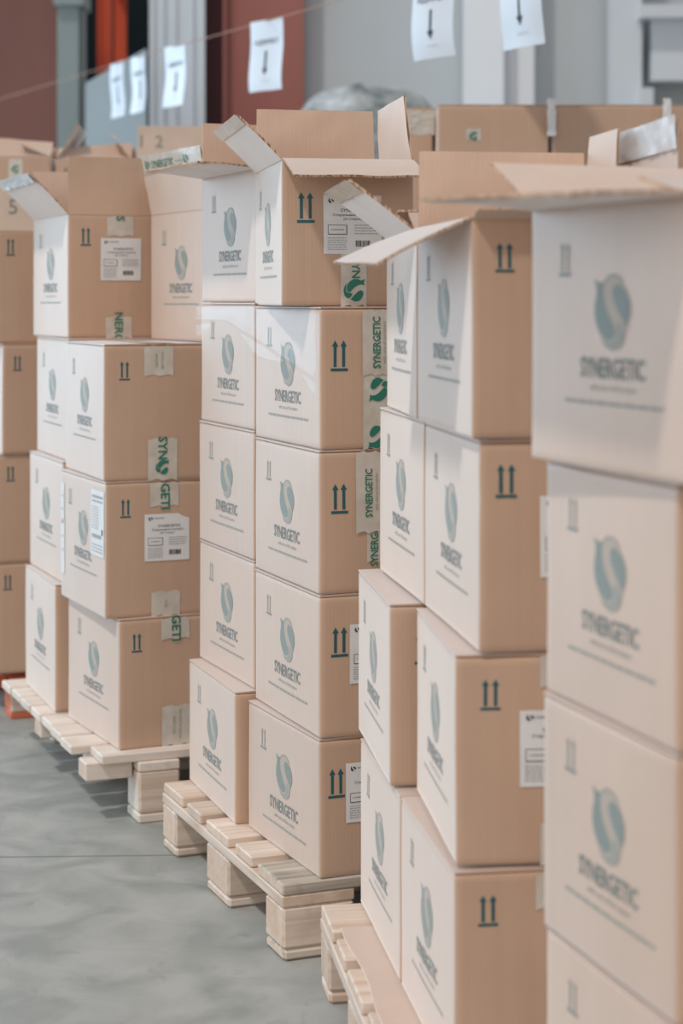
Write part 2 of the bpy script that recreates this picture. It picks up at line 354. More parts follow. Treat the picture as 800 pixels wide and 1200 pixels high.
def carton(label, xn, Yn, z, W, D, h, xf=None, yaw=None, open=None, arrow=(.02, .042, .033, .056), tapes=(), labels=(), notes=(),
           logo=True, seed=0, group=None, bulge=.0018, flaptop=True, side_arrow=True, name='cardboard_box', toptape=None, logo_scale=1.0, damaged=0.0):
    rnd = random.Random(seed*131 + 5)
    X0 = (xn - 400) / FPX * Yn
    if yaw is None:                                   # turn the carton until its far left edge reaches the seen place
        k = (xf - 400) / FPX; lo, hi = R(-30), R(60)
        for _ in range(50):
            mid = (lo + hi) / 2
            v = (X0 - D*math.sin(mid)) - k*(Yn + D*math.cos(mid))
            if v > 0: lo = mid
            else: hi = mid
        yaw = lo
    else: yaw = R(yaw)
    t = thing(name, label, 'box', (X0, Yn, z), yaw, group or GROUP[0])
    off = Vector((seed*3.1, seed*1.7, seed*.9))
    hb = h if open else h - BT - .0012
    def deform(p, skin=0):
        x, y, zz = p; q = Vector(p)
        b = bulge * math.sin(math.pi*max(0, min(1, y/D))) * math.sin(math.pi*max(0, min(1, zz/h)))
        b2 = bulge * math.sin(math.pi*max(0, min(1, x/W))) * math.sin(math.pi*max(0, min(1, zz/h)))
        if x < .003: q.x -= b
        elif x > W - .003: q.x += b
        if y < .003: q.y -= b2
        elif y > D - .003: q.y += b2
        n = noise.noise_vector(q*6 + off) * .0011
        q.x += n.x; q.y += n.y
        if damaged and y < .05 and x < .05:
            q += Vector((damaged*.5, damaged, 0)) * max(0, noise.noise((0, 0, zz*22 + seed))) * max(0, 1 - (x+y)/.05)
        return q
    def axis(L):
        n = 7; a = [0, .004, .012] + [L*i/n for i in range(1, n)] + [L-.012, L-.004, L]
        return sorted(set(round(v, 5) for v in a))
    xs, ys, zs = axis(W), axis(D), axis(hb)
    mb = MB(); ids = {}
    def vid(x, y, zz):
        k = (round(x, 5), round(y, 5), round(zz, 5))
        if k not in ids:
            p = Vector((x, y, zz)); r = .0013
            ex, ey, ez = x in (0, xs[-1]), y in (0, ys[-1]), zz in (0, zs[-1])
            if ex and (ey or ez): p.x += r if x == 0 else -r
            if ey and (ex or ez): p.y += r if y == 0 else -r
            if ez and (ex or ey) and not (open and zz == zs[-1]): p.z += r if zz == 0 else -r
            ids[k] = len(mb.v); mb.v.append(tuple(deform(p)))
        return ids[k]
    def grid(fn, A, B, flip):
        for i in range(len(A)-1):
            for j in range(len(B)-1):
                q = [vid(*fn(A[i], B[j])), vid(*fn(A[i+1], B[j])), vid(*fn(A[i+1], B[j+1])), vid(*fn(A[i], B[j+1]))]
                mb.f.append(q[::-1] if flip else q); mb.m.append(0)
    grid(lambda a, b: (a, 0, b), xs, zs, False); grid(lambda a, b: (a, ys[-1], b), xs, zs, True)
    grid(lambda a, b: (0, a, b), ys, zs, True); grid(lambda a, b: (xs[-1], a, b), ys, zs, False)
    grid(lambda a, b: (a, b, 0), xs, ys, True)
    if not open: grid(lambda a, b: (a, b, zs[-1]), xs, ys, False)
    else:                                             # inner walls, floor and the raw rim
        i0 = BT
        P = lambda x, y, zz: deform((x, y, zz))
        c = [(0, 0), (W, 0), (W, D), (0, D)]; ci = [(i0, i0), (W-i0, i0), (W-i0, D-i0), (i0, D-i0)]
        for k in range(4):
            a, b = ci[k], ci[(k+1) % 4]; n = 8; V = []; F = []
            for s_ in range(n+1):
                x, y = a[0]+(b[0]-a[0])*s_/n, a[1]+(b[1]-a[1])*s_/n
                ox, oy = c[k][0]+(c[(k+1)%4][0]-c[k][0])*s_/n, c[k][1]+(c[(k+1)%4][1]-c[k][1])*s_/n
                d = deform((ox, oy, h)) - Vector((ox, oy, h))
                V += [(x, y, i0), (x+d.x, y+d.y, h), (ox+d.x, oy+d.y, h)]
            for s_ in range(n): F += [(s_*3+3, s_*3, s_*3+1, s_*3+4)]
            mb.add(V, F, 3); mb.add(V, [(s_*3+4, s_*3+1, s_*3+2, s_*3+5) for s_ in range(n)], 4)
        mb.add([(i0, i0, i0), (W-i0, i0, i0), (W-i0, D-i0, i0), (i0, D-i0, i0)], [(0, 1, 2, 3)], 3)
    fl = lambda u, v, d=.0006: deform((0, D-u, v)) + Vector((-d, 0, 0))       # aisle side: u from its far end
    ff = lambda u, v, d=.0006: deform((u, 0, v)) + Vector((0, -d, 0))         # end facing the camera
    if logo:
        k = logo_scale; uc = D*.53; lt = h - h*.265; s = .086*k
        L_ = logo2d(s); cy = lt - s/2
        put(mb, [[(uc+(x-.5)*s, cy+(.5-y)*s) for x, y in LG_F]], lambda u, v: fl(u, v, .0004), 6)
        put(mb, [[(uc+x, cy+y) for x, y in P] for P in L_[:2]], fl, 1)
        put(mb, [[(uc+x, cy+y) for x, y in P] for P in L_[2:]], fl, 2)
        put_text(mb, text2d(TXT, .150*k, .0240*k, .022), fl, 7, uc-.002, cy - s/2 - .020*k)
        put_text(mb, text2d('with care of the nature', .108*k, .0075*k), fl, 2, uc, cy - s/2 - .042*k)
        put(mb, words(uc-.118*k, uc+.112*k, cy - s/2 - .060*k, .0042, rnd, .014, .034, .0035), fl, 2)
        if side_arrow:
            put(mb, [[(D*.235+x, h-.061+y) for x, y in P] for P in arrow2d(.030, .040)], fl, 2)
            put(mb, [rect(D*.235, h-.061-.0182, .030, .0040)], lambda u, v: fl(u, v, .0009), 1)
    if arrow:
        au, av, aw, ah = arrow
        put(mb, [[(au+aw/2+x, h-av-ah/2+y) for x, y in P] for P in arrow2d(aw, ah)], ff, 5)
    mb.build('box_body', [M['kraft'], M['inkp'], M['ink2'], M['kraft_in'], M['edge'], M['ink'], M['ink3'], M['inkt']], t, smooth=True)
    for sp in tapes: tape_mesh(t, ff, sp[0], sp[1], sp[2], rnd, sp[3] if len(sp) > 3 else (), lift=sp[4] if len(sp) > 4 else .0009, w=.072 if 50 <= seed < 60 else .050)
    for sp in labels: label_mesh(t, ff, *sp[:4], rnd, **(sp[4] if len(sp) > 4 else {}))
    for sp in notes: note_mesh(t, fl, *sp[:4], rnd, sp[4])
    if not open and flaptop:
        for side in (0, 1):                           # the two closed outer flaps meeting along the middle
            fm = MB(); n = 10; V = []
            x0, x1 = (-.0004, W/2-.0012) if side == 0 else (W/2+.0012, W+.0004)
            for zz in (0, 1):
                for j in range(n+1):
                    y = .001 + (D-.002)*j/n
                    for x in (x0, (x0+x1)/2, x1):
                        lift = .0005*max(0, noise.noise((x*9, y*9, seed+side)))
                        inner = (side == 0 and x == x1) or (side == 1 and x == x0)
                        p = Vector((x, y, hb + .0012 + BT*zz + (lift if inner else 0) - (.0014 if not inner and x in (x0, x1) and zz == 1 else 0)))
                        n2 = noise.noise_vector(Vector((x, y, h))*6 + off)*.0011
                        V.append(p + Vector((n2.x, n2.y, 0)))
            k = 3*(n+1); F = []; Fe = []
            for j in range(n):
                for i in range(2):
                    a = j*3+i; F += [(k+a, k+a+1, k+a+4, k+a+3), (a+3, a+4, a+1, a)]
                Fe += [(j*3, k+j*3, k+j*3+3, j*3+3), (j*3+2, j*3+5, k+j*3+5, k+j*3+2)]
            for i in range(2): Fe += [(i, i+1, k+i+1, k+i), (n*3+i, k+n*3+i, k+n*3+i+1, n*3+i+1)]
            fm.add(V, F, 0); fm.add(V, Fe, 1)
            fm.build('top_flap', [M['kraft'], M['kraft']], t)
    if toptape:
        tp = lambda u, v, d=.0006: Vector((u, v, h + d))
        tape_mesh(t, tp, toptape[0], .0, D, rnd, w=.072)
    for side, sp in (open or {}).items(): flap(t, side, sp, W, D, h, deform, seed, rnd)
    return t

def flap(t, side, sp, W, D, h, deform, seed, rnd):
    """sp: a0,a1 = fold from upright in degrees at the two ends of the hinge (90 = level, outwards), F = width"""
    P0, P1, out = {'left': ((0, D, h), (0, 0, h), (-1, 0, 0)), 'front': ((0, 0, h), (W, 0, h), (0, -1, 0)),
                   'right': ((W, 0, h), (W, D, h), (1, 0, 0)), 'back': ((W, D, h), (0, D, h), (0, 1, 0))}[side]
    P0, P1, out, up = Vector(P0), Vector(P1), Vector(out), Vector((0, 0, 1))
    a0, a1, F = sp['a'][0], sp['a'][1], sp.get('F', .14)
    curl = R(sp.get('curl', 6)); s0, s1 = sp.get('span', (0.004, .996)); nS, nW = 14, 8
    def pos(s, wv, side_off):
        a = R(a0 + (a1-a0)*s); base = deform(P0 + (P1-P0)*s)
        p = base.copy(); n = 8; ww = wv
        for i in range(n):
            ang = a + curl*(i+.5)/n*(wv/F)
            p += (out*math.sin(ang) + up*math.cos(ang)) * ww/n
        ang = a + curl*(wv/F)
        nrm = out*math.cos(ang) - up*math.sin(ang)
        p += nrm * (.0012*noise.noise((s*4+seed, wv*20, 3))*wv/F*2)
        return p + nrm*side_off
    mb = MB(); V = []; tear = sp.get('tear', 0)
    for k, so in ((0, 0), (1, -BT)):
        for j in range(nW+1):
            for i in range(nS+1):
                wv = F*j/nW; tpr = .02*F*j/nW/((P1-P0).length)
                s = s0+tpr + (s1-s0-2*tpr)*i/nS
                if tear and i == nS: s += tear*((j*5) % 3 - 1)*.02
                V.append(pos(s, wv, so))
    k = (nS+1)*(nW+1); r = nS+1; Fo = []; Fi = []; Fe = []
    for j in range(nW):
        for i in range(nS):
            a = j*r+i; Fo.append((a, a+1, a+r+1, a+r)); Fi.append((k+a+r, k+a+r+1, k+a+1, k+a))
    for i in range(nS):
        a = nW*r+i; Fe.append((a, a+1, k+a+1, k+a)); Fe.append((i+1, i, k+i, k+i+1))
    for j in range(nW):
        a = j*r; Fe.append((a, a+r, k+a+r, k+a)); b = a+nS; Fe.append((b+r, b, k+b, k+b+r))
    mb.add(V, Fo, 0); mb.add(V, Fi, 1); mb.add(V, Fe, 2)
    pm = sp.get('print')
    if pm:
        q = lambda u, v: pos(.5 + u/(P1-P0).length, F/2+v, .0008)
        put_text(mb, text2d(pm, None, .045, .012), q, 3, sp.get('pu', 0), sp.get('pv', 0))
    if sp.get('white'): M['pale'], keep = M['sign_white'], M['pale']
    body = M['pale'] if sp.get('pale') else M['kraft']
    f = mb.build('flap', [body, M['pale'] if sp.get('pale') else M['kraft_in'], M['edge'], M['ink2']], t, smooth=False)
    if sp.get('white'): M['pale'] = keep
    if sp.get('tape'):                                # left-over tape on the free edge
        w0 = sp['tape']; tb = MB(); Vt = []; n1, n2 = 30, 6; crum = sp.get('crumple', .0015)
        ov = sp.get('over', .006)
        for j in range(n2+1):
            for i in range(n1+1):
                s = s0 + (s1-s0)*i/n1; wv = F - w0 + (w0+ov)*j/n2
                c = crum*(.4 + noise.noise((s*14+seed, wv*90, 8.1)) + .6*noise.noise((s*40, wv*200, 2)))
                Vt.append(pos(s, wv, .0012 + max(0, c)))
        r2 = n1+1; tb.add(Vt, [(j*r2+i, j*r2+i+1, (j+1)*r2+i+1, (j+1)*r2+i) for j in range(n2) for i in range(n1)], 0)
        if sp.get('tapetext'):
            L_ = (P1-P0).length; q = lambda u, v: pos(.5 + u/L_, F-w0/2+v, .0012 + crum*1.2 + .0006)
            put_text(tb, text2d(TXT, min(.15, L_*.5), .020, .012), q, 1, -.06, 0)
            for uu in (-.165, .10):
                for P in logo2d(.03)[:2]: put(tb, [[(uu+x, y) for x, y in P]], q, 1)
            put_text(tb, text2d('with care of the nature', .06, .006), q, 1, .055, 0)
        tb.build('packing_tape', [M['film_tape'] if sp.get('shiny') else M['tape'], M['green']], t, smooth=sp.get('shiny', False))
    return f

M['sign_white'], _, _ = base_mat('white_flap_board', lin(240, 238, 236), .6, .3)  # plain white colour for a single far flap
M['film_tape'], _nt, _b = base_mat('clear_tape', lin(226, 226, 226), .30, .8)

# ------------------------------------------------------------------ pallets
def plank(parent, name, lo, hi, mats, along='x', ch=.0025, rnd=None):
    lo, hi = Vector(lo), Vector(hi); c = (lo+hi)/2
    d = hi - lo
    if along == 'y': d = Vector((d.y, d.x, d.z))
    mb = MB(); mb.box(-d/2, d/2, 0, ch)
    o = mb.build(name, mats[:1], parent)
    if len(mats) > 1:
        o.data.materials.append(mats[1])
        for p in o.data.polygons:
            if abs(p.normal.x) > .9: p.material_index = 1
    o.location = c
    o.rotation_euler = (rnd.uniform(-.003, .003) if rnd else 0, 0, (R(90) if along == 'y' else 0) + (rnd.uniform(-.004, .004) if rnd else 0))
    return o

def euro_pallet(label, xn, Yn, yaw, W=1.2, D=.8, seed=0, mat='wood', near='wood_grey', inset=.0):
    rnd = random.Random(seed)
    t = thing('wooden_pallet', label, 'pallet', ((xn-400)/FPX*Yn, Yn, 0), R(yaw), 'pallets under the stacks')
    m, e, g = M[mat], M['wood_end'], M[near]
    y = 0
    ws = [.145, .1, .145, .1, .145]; gap = (D-sum(ws))/4
    for i, w_ in enumerate(ws):
        plank(t, 'deck_board', (rnd.uniform(0, .004), y, .122), (W, y+w_, .144), [g if i == 0 else m, e], rnd=rnd, ch=.003)
        y += w_+gap
    for x0, x1 in ((0, .145), ((W-.145)/2, (W+.145)/2), (W-.145, W)):
        plank(t, 'cross_board', (x0, 0.001, .100), (x1, D-.001, .1218), [m, e], 'y')
        for k, (y0, y1) in enumerate(((.001, .1), ((D-.145)/2, (D+.145)/2), (D-.1, D-.001))):
            plank(t, 'block', (x0+.001, y0, .0222), (x1-.001, y1, .0998), [m, e], ch=.005)
    for i, (y0, y1) in enumerate(((0, .1), ((D-.145)/2, (D+.145)/2), (D-.1, D))):
        plank(t, 'bottom_board', (0.002, y0, .0), (W-.002, y1, .022), [g if i == 0 else m, e], ch=.006)
    return t

def wing_pallet(label, xn, Yn, yaw, W, D, seed=0, mat='wood_fresh', wing=.13, end=None, name='wooden_pallet', nboards=8):
    rnd = random.Random(seed)
    t = thing(name, label, 'pallet', ((xn-400)/FPX*Yn, Yn, 0), R(yaw), 'pallets under the stacks')
    m, e = M[mat], M[end or mat]
    g = .014; bw = (D - g*(nboards-1))/nboards
    for i in range(nboards):
        y = i*(bw+g)
        plank(t, 'deck_board', (rnd.uniform(-.006, .012) + (.035 if i == 0 else 0), y, .143), (W, y+bw, .165), [m, e], rnd=rnd, ch=.003)
    for x0, x1 in ((wing, wing+.1), (W/2-.05, W/2+.05), (W-wing-.1, W-wing)):
        plank(t, 'cross_board', (x0, -.012, .121), (x1, D, .1428), [m, e], 'y')
        for k, (y0, y1) in enumerate(((-.012, .09), (D/2-.05, D/2+.05), (D-.1, D))):
            plank(t, 'block', (x0, y0, .0222), (x1, y1, .1208), [M['wood'], e], ch=.005)
    for y0, y1 in ((-.012, .09), (D/2-.05, D/2+.05), (D-.1, D)):
        plank(t, 'bottom_board', (wing-.001, y0, 0), (W-wing, y1, .022), [m, e], ch=.004)
    for y0 in (.03, D*.52):                           # short battens nailed under the overhanging ends
        plank(t, 'batten', (.012, y0, .100), (wing-.004, y0+.07, .1428), [m, M['wood_end']], ch=.003)
    return t

# ------------------------------------------------------------------ structure
def floor_mat():
    m, nt, b = base_mat('screed', lin(160, 168, 166), .45, .4)
    N, L = nt.nodes.new, nt.links.new
    tc = N('ShaderNodeTexCoord')
    def nz(scale, det, dist=0, sc=(1, 1, 1)):
        mp = N('ShaderNodeMapping'); mp.inputs['Scale'].default_value = sc; L(tc.outputs['Object'], mp.inputs[0])
        n = N('ShaderNodeTexNoise'); n.inputs['Scale'].default_value = scale; n.inputs['Detail'].default_value = det; n.inputs['Distortion'].default_value = dist
        L(mp.outputs[0], n.inputs['Vector']); return n
    a = nz(6.5, 12, .8); r = N('ShaderNodeValToRGB'); r.color_ramp.elements[0].position = .34; r.color_ramp.elements[1].position = .64
    r.color_ramp.elements[0].color = lin(143, 146, 141); r.color_ramp.elements[1].color = lin(170, 169, 164); L(a.outputs[0], r.inputs[0])
    d = nz(14, 8, 1.5, (1, .6, 1)); r2 = N('ShaderNodeValToRGB'); r2.color_ramp.elements[0].position = .60; r2.color_ramp.elements[1].position = .74
    r2.color_ramp.elements[0].color = (0, 0, 0, 1); r2.color_ramp.elements[1].color = (.45, .45, .45, 1); L(d.outputs[0], r2.inputs[0])
    mx = N('ShaderNodeMix'); mx.data_type = 'RGBA'; L(r2.outputs[0], mx.inputs[0]); L(r.outputs[0], mx.inputs[6]); mx.inputs[7].default_value = lin(126, 131, 127)
    s = nz(3.3, 4, 3.0, (1, 4, 1)); r3 = N('ShaderNodeValToRGB'); e = r3.color_ramp.elements
    e[0].position = .493; e[0].color = (0, 0, 0, 1); e[1].position = .5; e[1].color = (.4, .4, .4, 1); e.new(.507).color = (0, 0, 0, 1); L(s.outputs[0], r3.inputs[0])
    big = nz(1.3, 2); ml = N('ShaderNodeMath'); ml.operation = 'MULTIPLY'; L(r3.outputs[0], ml.inputs[0]); L(big.outputs[0], ml.inputs[1])
    mx2 = N('ShaderNodeMix'); mx2.data_type = 'RGBA'; L(ml.outputs[0], mx2.inputs[0]); L(mx.outputs[2], mx2.inputs[6]); mx2.inputs[7].default_value = lin(182, 182, 178)
    L(mx2.outputs[2], b.inputs['Base Color'])
    rr = N('ShaderNodeMapRange'); rr.inputs[3].default_value = .38; rr.inputs[4].default_value = .6; L(a.outputs[0], rr.inputs[0]); L(rr.outputs[0], b.inputs['Roughness'])
    bp = N('ShaderNodeBump'); bp.inputs['Strength'].default_value = .15; bp.inputs['Distance'].default_value = .004
    L(d.outputs[0], bp.inputs['Height']); L(bp.outputs[0], b.inputs['Normal'])
    return m
mb = MB(); mb.box((-9, -5, -.1), (9, 16, 0)); struct(mb.build('floor', [floor_mat()]))
mb = MB(); mb.box((-1.6, 4.17, 0), (1.6, 4.176, .0006)); o = struct(mb.build('trim_1', [base_mat('joint_filler', lin(126, 132, 128), .8, .2)[0]])); o.rotation_euler = (0, 0, R(2.2))

M['redpanel'] = noise_mat('red_panel', lin(112, 72, 62), lin(124, 80, 70), (3, 3, .6), .5, .3)
M['maroon'] = noise_mat('maroon_panel', lin(84, 50, 52), lin(96, 58, 60), (3, 3, .6), .5, .3)
M['wallgrey'] = noise_mat('grey_wall', lin(186, 190, 190), lin(196, 199, 200), (.7, .7, .7), .6, .3)
M['wallpale'] = noise_mat('pale_cladding', lin(204, 208, 212), lin(214, 217, 220), (.8, .8, .8), .5, .3)
M['white'] = noise_mat('white_paint', lin(236, 237, 240), lin(242, 243, 245), (2, 2, 2), .5, .4)
M['greypost'] = noise_mat('grey_paint', lin(128, 136, 134), lin(138, 146, 144), (3, 3, 1), .5, .4)
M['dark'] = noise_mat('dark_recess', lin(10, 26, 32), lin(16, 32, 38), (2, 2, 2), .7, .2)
M['orangepost'] = noise_mat('orange_steel', lin(214, 84, 54), lin(224, 96, 62), (3, 3, 3), .5, .4)
def wpart(px0, px1, Y, z0, z1, depth, mat, name, mb=None):
    m = mb or MB(); m.box(((px0-400)/FPX*Y, Y, z0), ((px1-400)/FPX*Y, Y+depth, z1))
    return m
YB = 12.0
mb = MB()
wpart(352, 1300, YB, 0, 5, .2, None, '', mb); struct(mb.build('wall_back', [M['wallgrey']]))
mb = MB()
for k in range(5):                                    # ribbed red cladding left
    a = -420 + k*98; wpart(a, a+97.2, YB, 0, 5, .15, None, '', mb)
struct(mb.build('wall_left', [M['redpanel']]))
mb = wpart(262, 356, YB-.15, 0, 5, .12, None, ''); mb.box(((262-400)/FPX*11.85, 11.8, 0), ((265-400)/FPX*11.85, 11.86, 5)); struct(mb.build('wall_panel_red', [noise_mat('brick_red_panel', lin(152, 92, 82), lin(160, 100, 90), (3, 3, .6), .5, .3)]))
mb = wpart(238, 266, YB+.1, 0, 5, .12, None, ''); struct(mb.build('wall_panel_maroon', [M['maroon']]))
mb = wpart(67, 92, YB-.4, 0, 5, .25, None, '')
mb.box(((92-400)/FPX*11.6, 11.66, 0), ((96-400)/FPX*11.6, 11.8, 5)); mb.box(((64-400)/FPX*11.6, 11.55, 3.05), ((99-400)/FPX*11.6, 11.9, 3.25))
struct(mb.build('trim_2', [M['greypost']]))
mb = wpart(40, 300, 15.0, 0, 5, .2, None, ''); struct(mb.build('wall_recess', [M['dark']]))  # near-black wall colour stands in for the unlit depth of the opening
# pale ribbed sheet column between the opening and the maroon strip
mb = wpart(177, 238, YB-.2, 0, 5, .15, None, '')
for a, b in ((175, 181), (190, 193), (205, 207), (224, 227), (234, 240)): mb.box(((a-400)/FPX*11.8, 11.788, 0), ((b-400)/FPX*11.8, 11.82, 5))
struct(mb.build('trim_3', [M['wallpale']]))
mb = wpart(545, 590, YB-.3, 0, 5, .25, None, ''); mb.box(((590-400)/FPX*11.7, 11.82, 0), ((628-400)/FPX*11.7, 12, 5))
mb.tube([((600-400)/FPX*11.7, 11.79, 0), ((600-400)/FPX*11.7, 11.79, 5)], .012, 8)
struct(mb.build('trim_4', [M['white']]))
mb = wpart(716, 752, YB-.25, 0, 5, .2, None, ''); mb.box(((748-400)/FPX*11.7, 11.65, 0), ((764-400)/FPX*11.7, 11.85, 2.55))
mb.box(((748-400)/FPX*11.7, 11.6, 2.98), ((860-400)/FPX*11.7, 11.85, 3.06)); mb.box(((764-400)/FPX*11.7, 11.7, 2.6), ((860-400)/FPX*11.7, 11.9, 3.0))
struct(mb.build('door_1', [M['wallpale']]))

# orange steel rack upright in the opening, and the machine at the right edge
t = thing('rack_upright', 'orange steel rack upright standing in the dark opening', 'rack', ((123-400)/FPX*13.2, 13.2, 0))
mb = MB(); mb.box((-.045, 0, 0), (.045, .05, 4.2)); mb.box((-.055, -.01, 0), (-.035, .06, 4.2)); mb.build('post', [M['orangepost']], t)
mb = MB(); mb.box((-.045, .9, 0), (.045, .95, 4.2)); mb.build('post', [M['orangepost']], t)
for k in range(4):
    mb = MB(); mb.box((-.015, .05, .5+k*1.0), (.015, .9, .54+k*1.0)); mb.build('brace', [M['orangepost']], t)
mb = MB(); mb.box((-.06, -.02, 0), (.06, .97, .012)); mb.build('base_plate', [M['orangepost']], t)

t = thing('machine', 'grey machine with a round pale knob against the wall at right edge', 'machine', ((790-400)/FPX*10.6, 10.6, 0))
M['mach'] = noise_mat('machine_grey', lin(128, 142, 142), lin(142, 154, 152), (5, 5, 5), .5, .4)
mb = MB(); mb.box((-.09, 0, 0), (.5, .5, 2.15), 0, .02); mb.build('housing', [M['mach']], t)
mb = MB(); mb.box((-.11, -.02, 2.15), (.52, .52, 2.2), 0, .01); mb.build('top_cover', [M['wallpale']], t)
mb = MB(); mb.box((.02, -.02, 2.0), (.4, .0, 2.1), 0, .005); mb.build('display', [M['dark']], t)
mb = MB()
ring = []; n = 16
for j in range(7):
    a = math.pi*j/6; ring.append((-.05 - .045*math.sin(a)*1.0, .045*math.cos(a)))
V = []; F = []
for j, (yy, rr) in enumerate([(0, .03), (-.03, .05), (-.05, .045), (-.06, .0)]):
    for k in range(n): V.append((.02+rr*math.cos(2*math.pi*k/n), yy-.001, 1.86+rr*math.sin(2*math.pi*k/n)))
for j in range(3):
    for k in range(n): F.append((j*n+k, j*n+(k+1) % n, (j+1)*n+(k+1) % n, (j+1)*n+k))
mb.add(V, F); mb.build('knob', [M['white']], t, smooth=True)
mb = MB(); mb.tube([(-.05, -.03, 2.12), (-.05, -.03, 1.7)], .02); mb.build('pipe', [M['white']], t)

# blue-grey partition sheet standing in the opening
t = thing('partition_screen', 'blue-grey partition sheet standing low across the dark opening', 'partition', ((100-400)/FPX*11.4, 11.4, 0), R(0))
M['screen'] = noise_mat('screen_sheet', lin(112, 114, 112), lin(124, 126, 124), (2, 2, 2), .4, .5)
mb = MB(); mb.add([(0, 0, .02), (.40, -.3, .02), (.40, -.3, 2.72), (0, 0, 2.55), (0, .02, .02), (.40, -.28, .02), (.40, -.28, 2.72), (0, .02, 2.55)],
   [(0, 1, 2, 3), (7, 6, 5, 4), (0, 4, 5, 1), (1, 5, 6, 2), (2, 6, 7, 3), (3, 7, 4, 0)]); mb.build('sheet', [M['screen']], t)
mb = MB(); mb.box((-.03, -.1, 0), (.03, .15, .02)); mb.build('foot', [M['greypost']], t)
mb = MB(); mb.box((.37, -.4, 0), (.43, -.15, .02)); mb.build('foot', [M['greypost']], t)

# heap of something under clear film, behind the middle stacks
M['film_heap'] = noise_mat('film_over_goods', lin(96, 108, 106), lin(196, 200, 202), (9, 9, 16), .55, .3, .8, detail=5)
def heap(label, cx, Y, rx, ry, z0, hz, seed):
    mb = MB(); nu, nv = 32, 10; V = []
    for j in range(nv+1):
        a = (math.pi/2)*j/nv
        for i in range(nu):
            p = 2*math.pi*i/nu; r = math.cos(a)**.55; zz = z0 + hz*math.sin(a)**.9
            n = noise.noise((math.cos(p)*2+seed, math.sin(p)*2, zz*3))
            V.append((cx + rx*r*math.cos(p)*(1+.08*n), Y + ry*r*math.sin(p)*(1+.08*n), zz+.03*n*(j > 0)))
    V += [(cx + rx*math.cos(2*math.pi*i/nu), Y + ry*math.sin(2*math.pi*i/nu), 0) for i in range(nu)]
    F = [(j*nu+i, j*nu+(i+1) % nu, (j+1)*nu+(i+1) % nu, (j+1)*nu+i) for j in range(nv) for i in range(nu)]
    b = (nv+1)*nu
    F += [(b+i, b+(i+1) % nu, (i+1) % nu, i) for i in range(nu)]
    mb.add(V, F); o = mb.build('wrapped_load', [M['film_heap']], smooth=True)
    return tag(o, label, 'wrapped load')
heap('rounded load under clear grey film behind the open middle boxes', (428-400)/FPX*9.5, 9.5, .42, .4, 1.9, .40, 1)

# ------------------------------------------------------------------ pallets
euro_pallet('weathered pine pallet with grey near edge under the middle stack', 331, 3.487, 21.6, seed=3)
# the pallet of the tall stack: its far left corner is the one in view
yawB = R(8.3)
farc = at(375, 1062, 3.375); nb = Vector((farc.x + .8*math.sin(yawB), 3.375 - .8*math.cos(yawB), 0))
pB = euro_pallet('pine pallet under the tall stack at the bottom, cardboard sheet on its deck', 400, 1, 8.3, seed=5, near='wood')
pB.location = nb
pA = euro_pallet('pine pallet under the nearest stack at the right edge', 1020, 1.655, 17.5, W=.8, seed=8, near='wood')
wing_pallet('pale pine pallet with overhanging board ends under the left stack', 98, 4.372, 21.9, 1.2, .96, seed=6)
pE = wing_pallet('orange painted pallet at the left edge under the far left stack', -12, 5.50, 21, 1.1, .95, seed=7, mat='orange', end='orange', wing=.06)
pE.scale = (1, 1, .144/.165)
pF = euro_pallet('pine pallet under the far row of open boxes at left', -40, 6.85, 3, seed=11, near='wood')
pG = euro_pallet('pine pallet under the far row of taped boxes at right', 505, 6.28, 2, seed=12, near='wood')

# loose cardboard sheet between deck and cartons on the tall stack's pallet
mb = MB(); V = []
sh0 = Vector((.045, .0, 0))
for zz in (0, .004):
    for j in range(13):
        for i in range(4):
            V.append((.02+.20*i/3 + .004*math.sin(j), .66*j/12, zz + .0015*max(0, noise.noise((j*.7, i, 0)))))
F = []
for j in range(12):
    for i in range(3):
        a = j*4+i; F += [(52+a, 52+a+1, 52+a+5, 52+a+4), (a+4, a+5, a+1, a)]
    F += [(j*4, 52+j*4, 52+j*4+4, j*4+4), (j*4+3, j*4+7, 52+j*4+7, 52+j*4+3)]
for i in range(3): F += [(i, i+1, 52+i+1, 52+i), (48+i, 52+48+i, 52+49+i, 49+i)]
mb.add(V, F); sheet = mb.build('cardboard_sheet', [M['kraft']]); tag(sheet, 'flat strip of cardboard lying on the pallet beneath the tall stack', 'cardboard sheet')
sheet.location = (nb.x, nb.y, .1443); sheet.rotation_euler = (0, 0, yawB)

# ------------------------------------------------------------------ middle stack (sharpest one)
A1 = (.020, .061, .033, .056)
ZC = .1445
hC = [.2625, .2695, .271, .2695]
WC, DC = .215, .386
zc = [ZC]
for h_ in hC: zc.append(zc[-1] + h_ + .0006)
up = 1; dn = -1
carton('closed box at the bottom front of the middle stack, on the grey-edged pallet', 375, 3.519, zc[0], .275, DC, hC[0], xf=291, arrow=(.016, .058, .034, .055),
       labels=[(.108, hC[0]-.106, .112, .112)], seed=1)
carton('closed box second from bottom in the middle stack, label at its right side', 375, 3.519, zc[1], .275, DC, hC[1], xf=299, arrow=(.022, .062, .034, .056),
       labels=[(.115, hC[1]-.114, .112, .112)], seed=2)
carton('third box up in the middle stack, with two overlapping green lettered tapes', 374.5, 3.519, zc[2], .275, DC, hC[2], xf=299, arrow=(.022, .064, .034, .056),
       tapes=[(.1190, .058, .265, [('text', .098, .098, -.010, up), ('tag', .10, .08, .006, up)]), (.0965, .114, .2655, [('text', .188, .092, .001, up), ('tag', .19, .07, .016, up)], .0022)], seed=3)
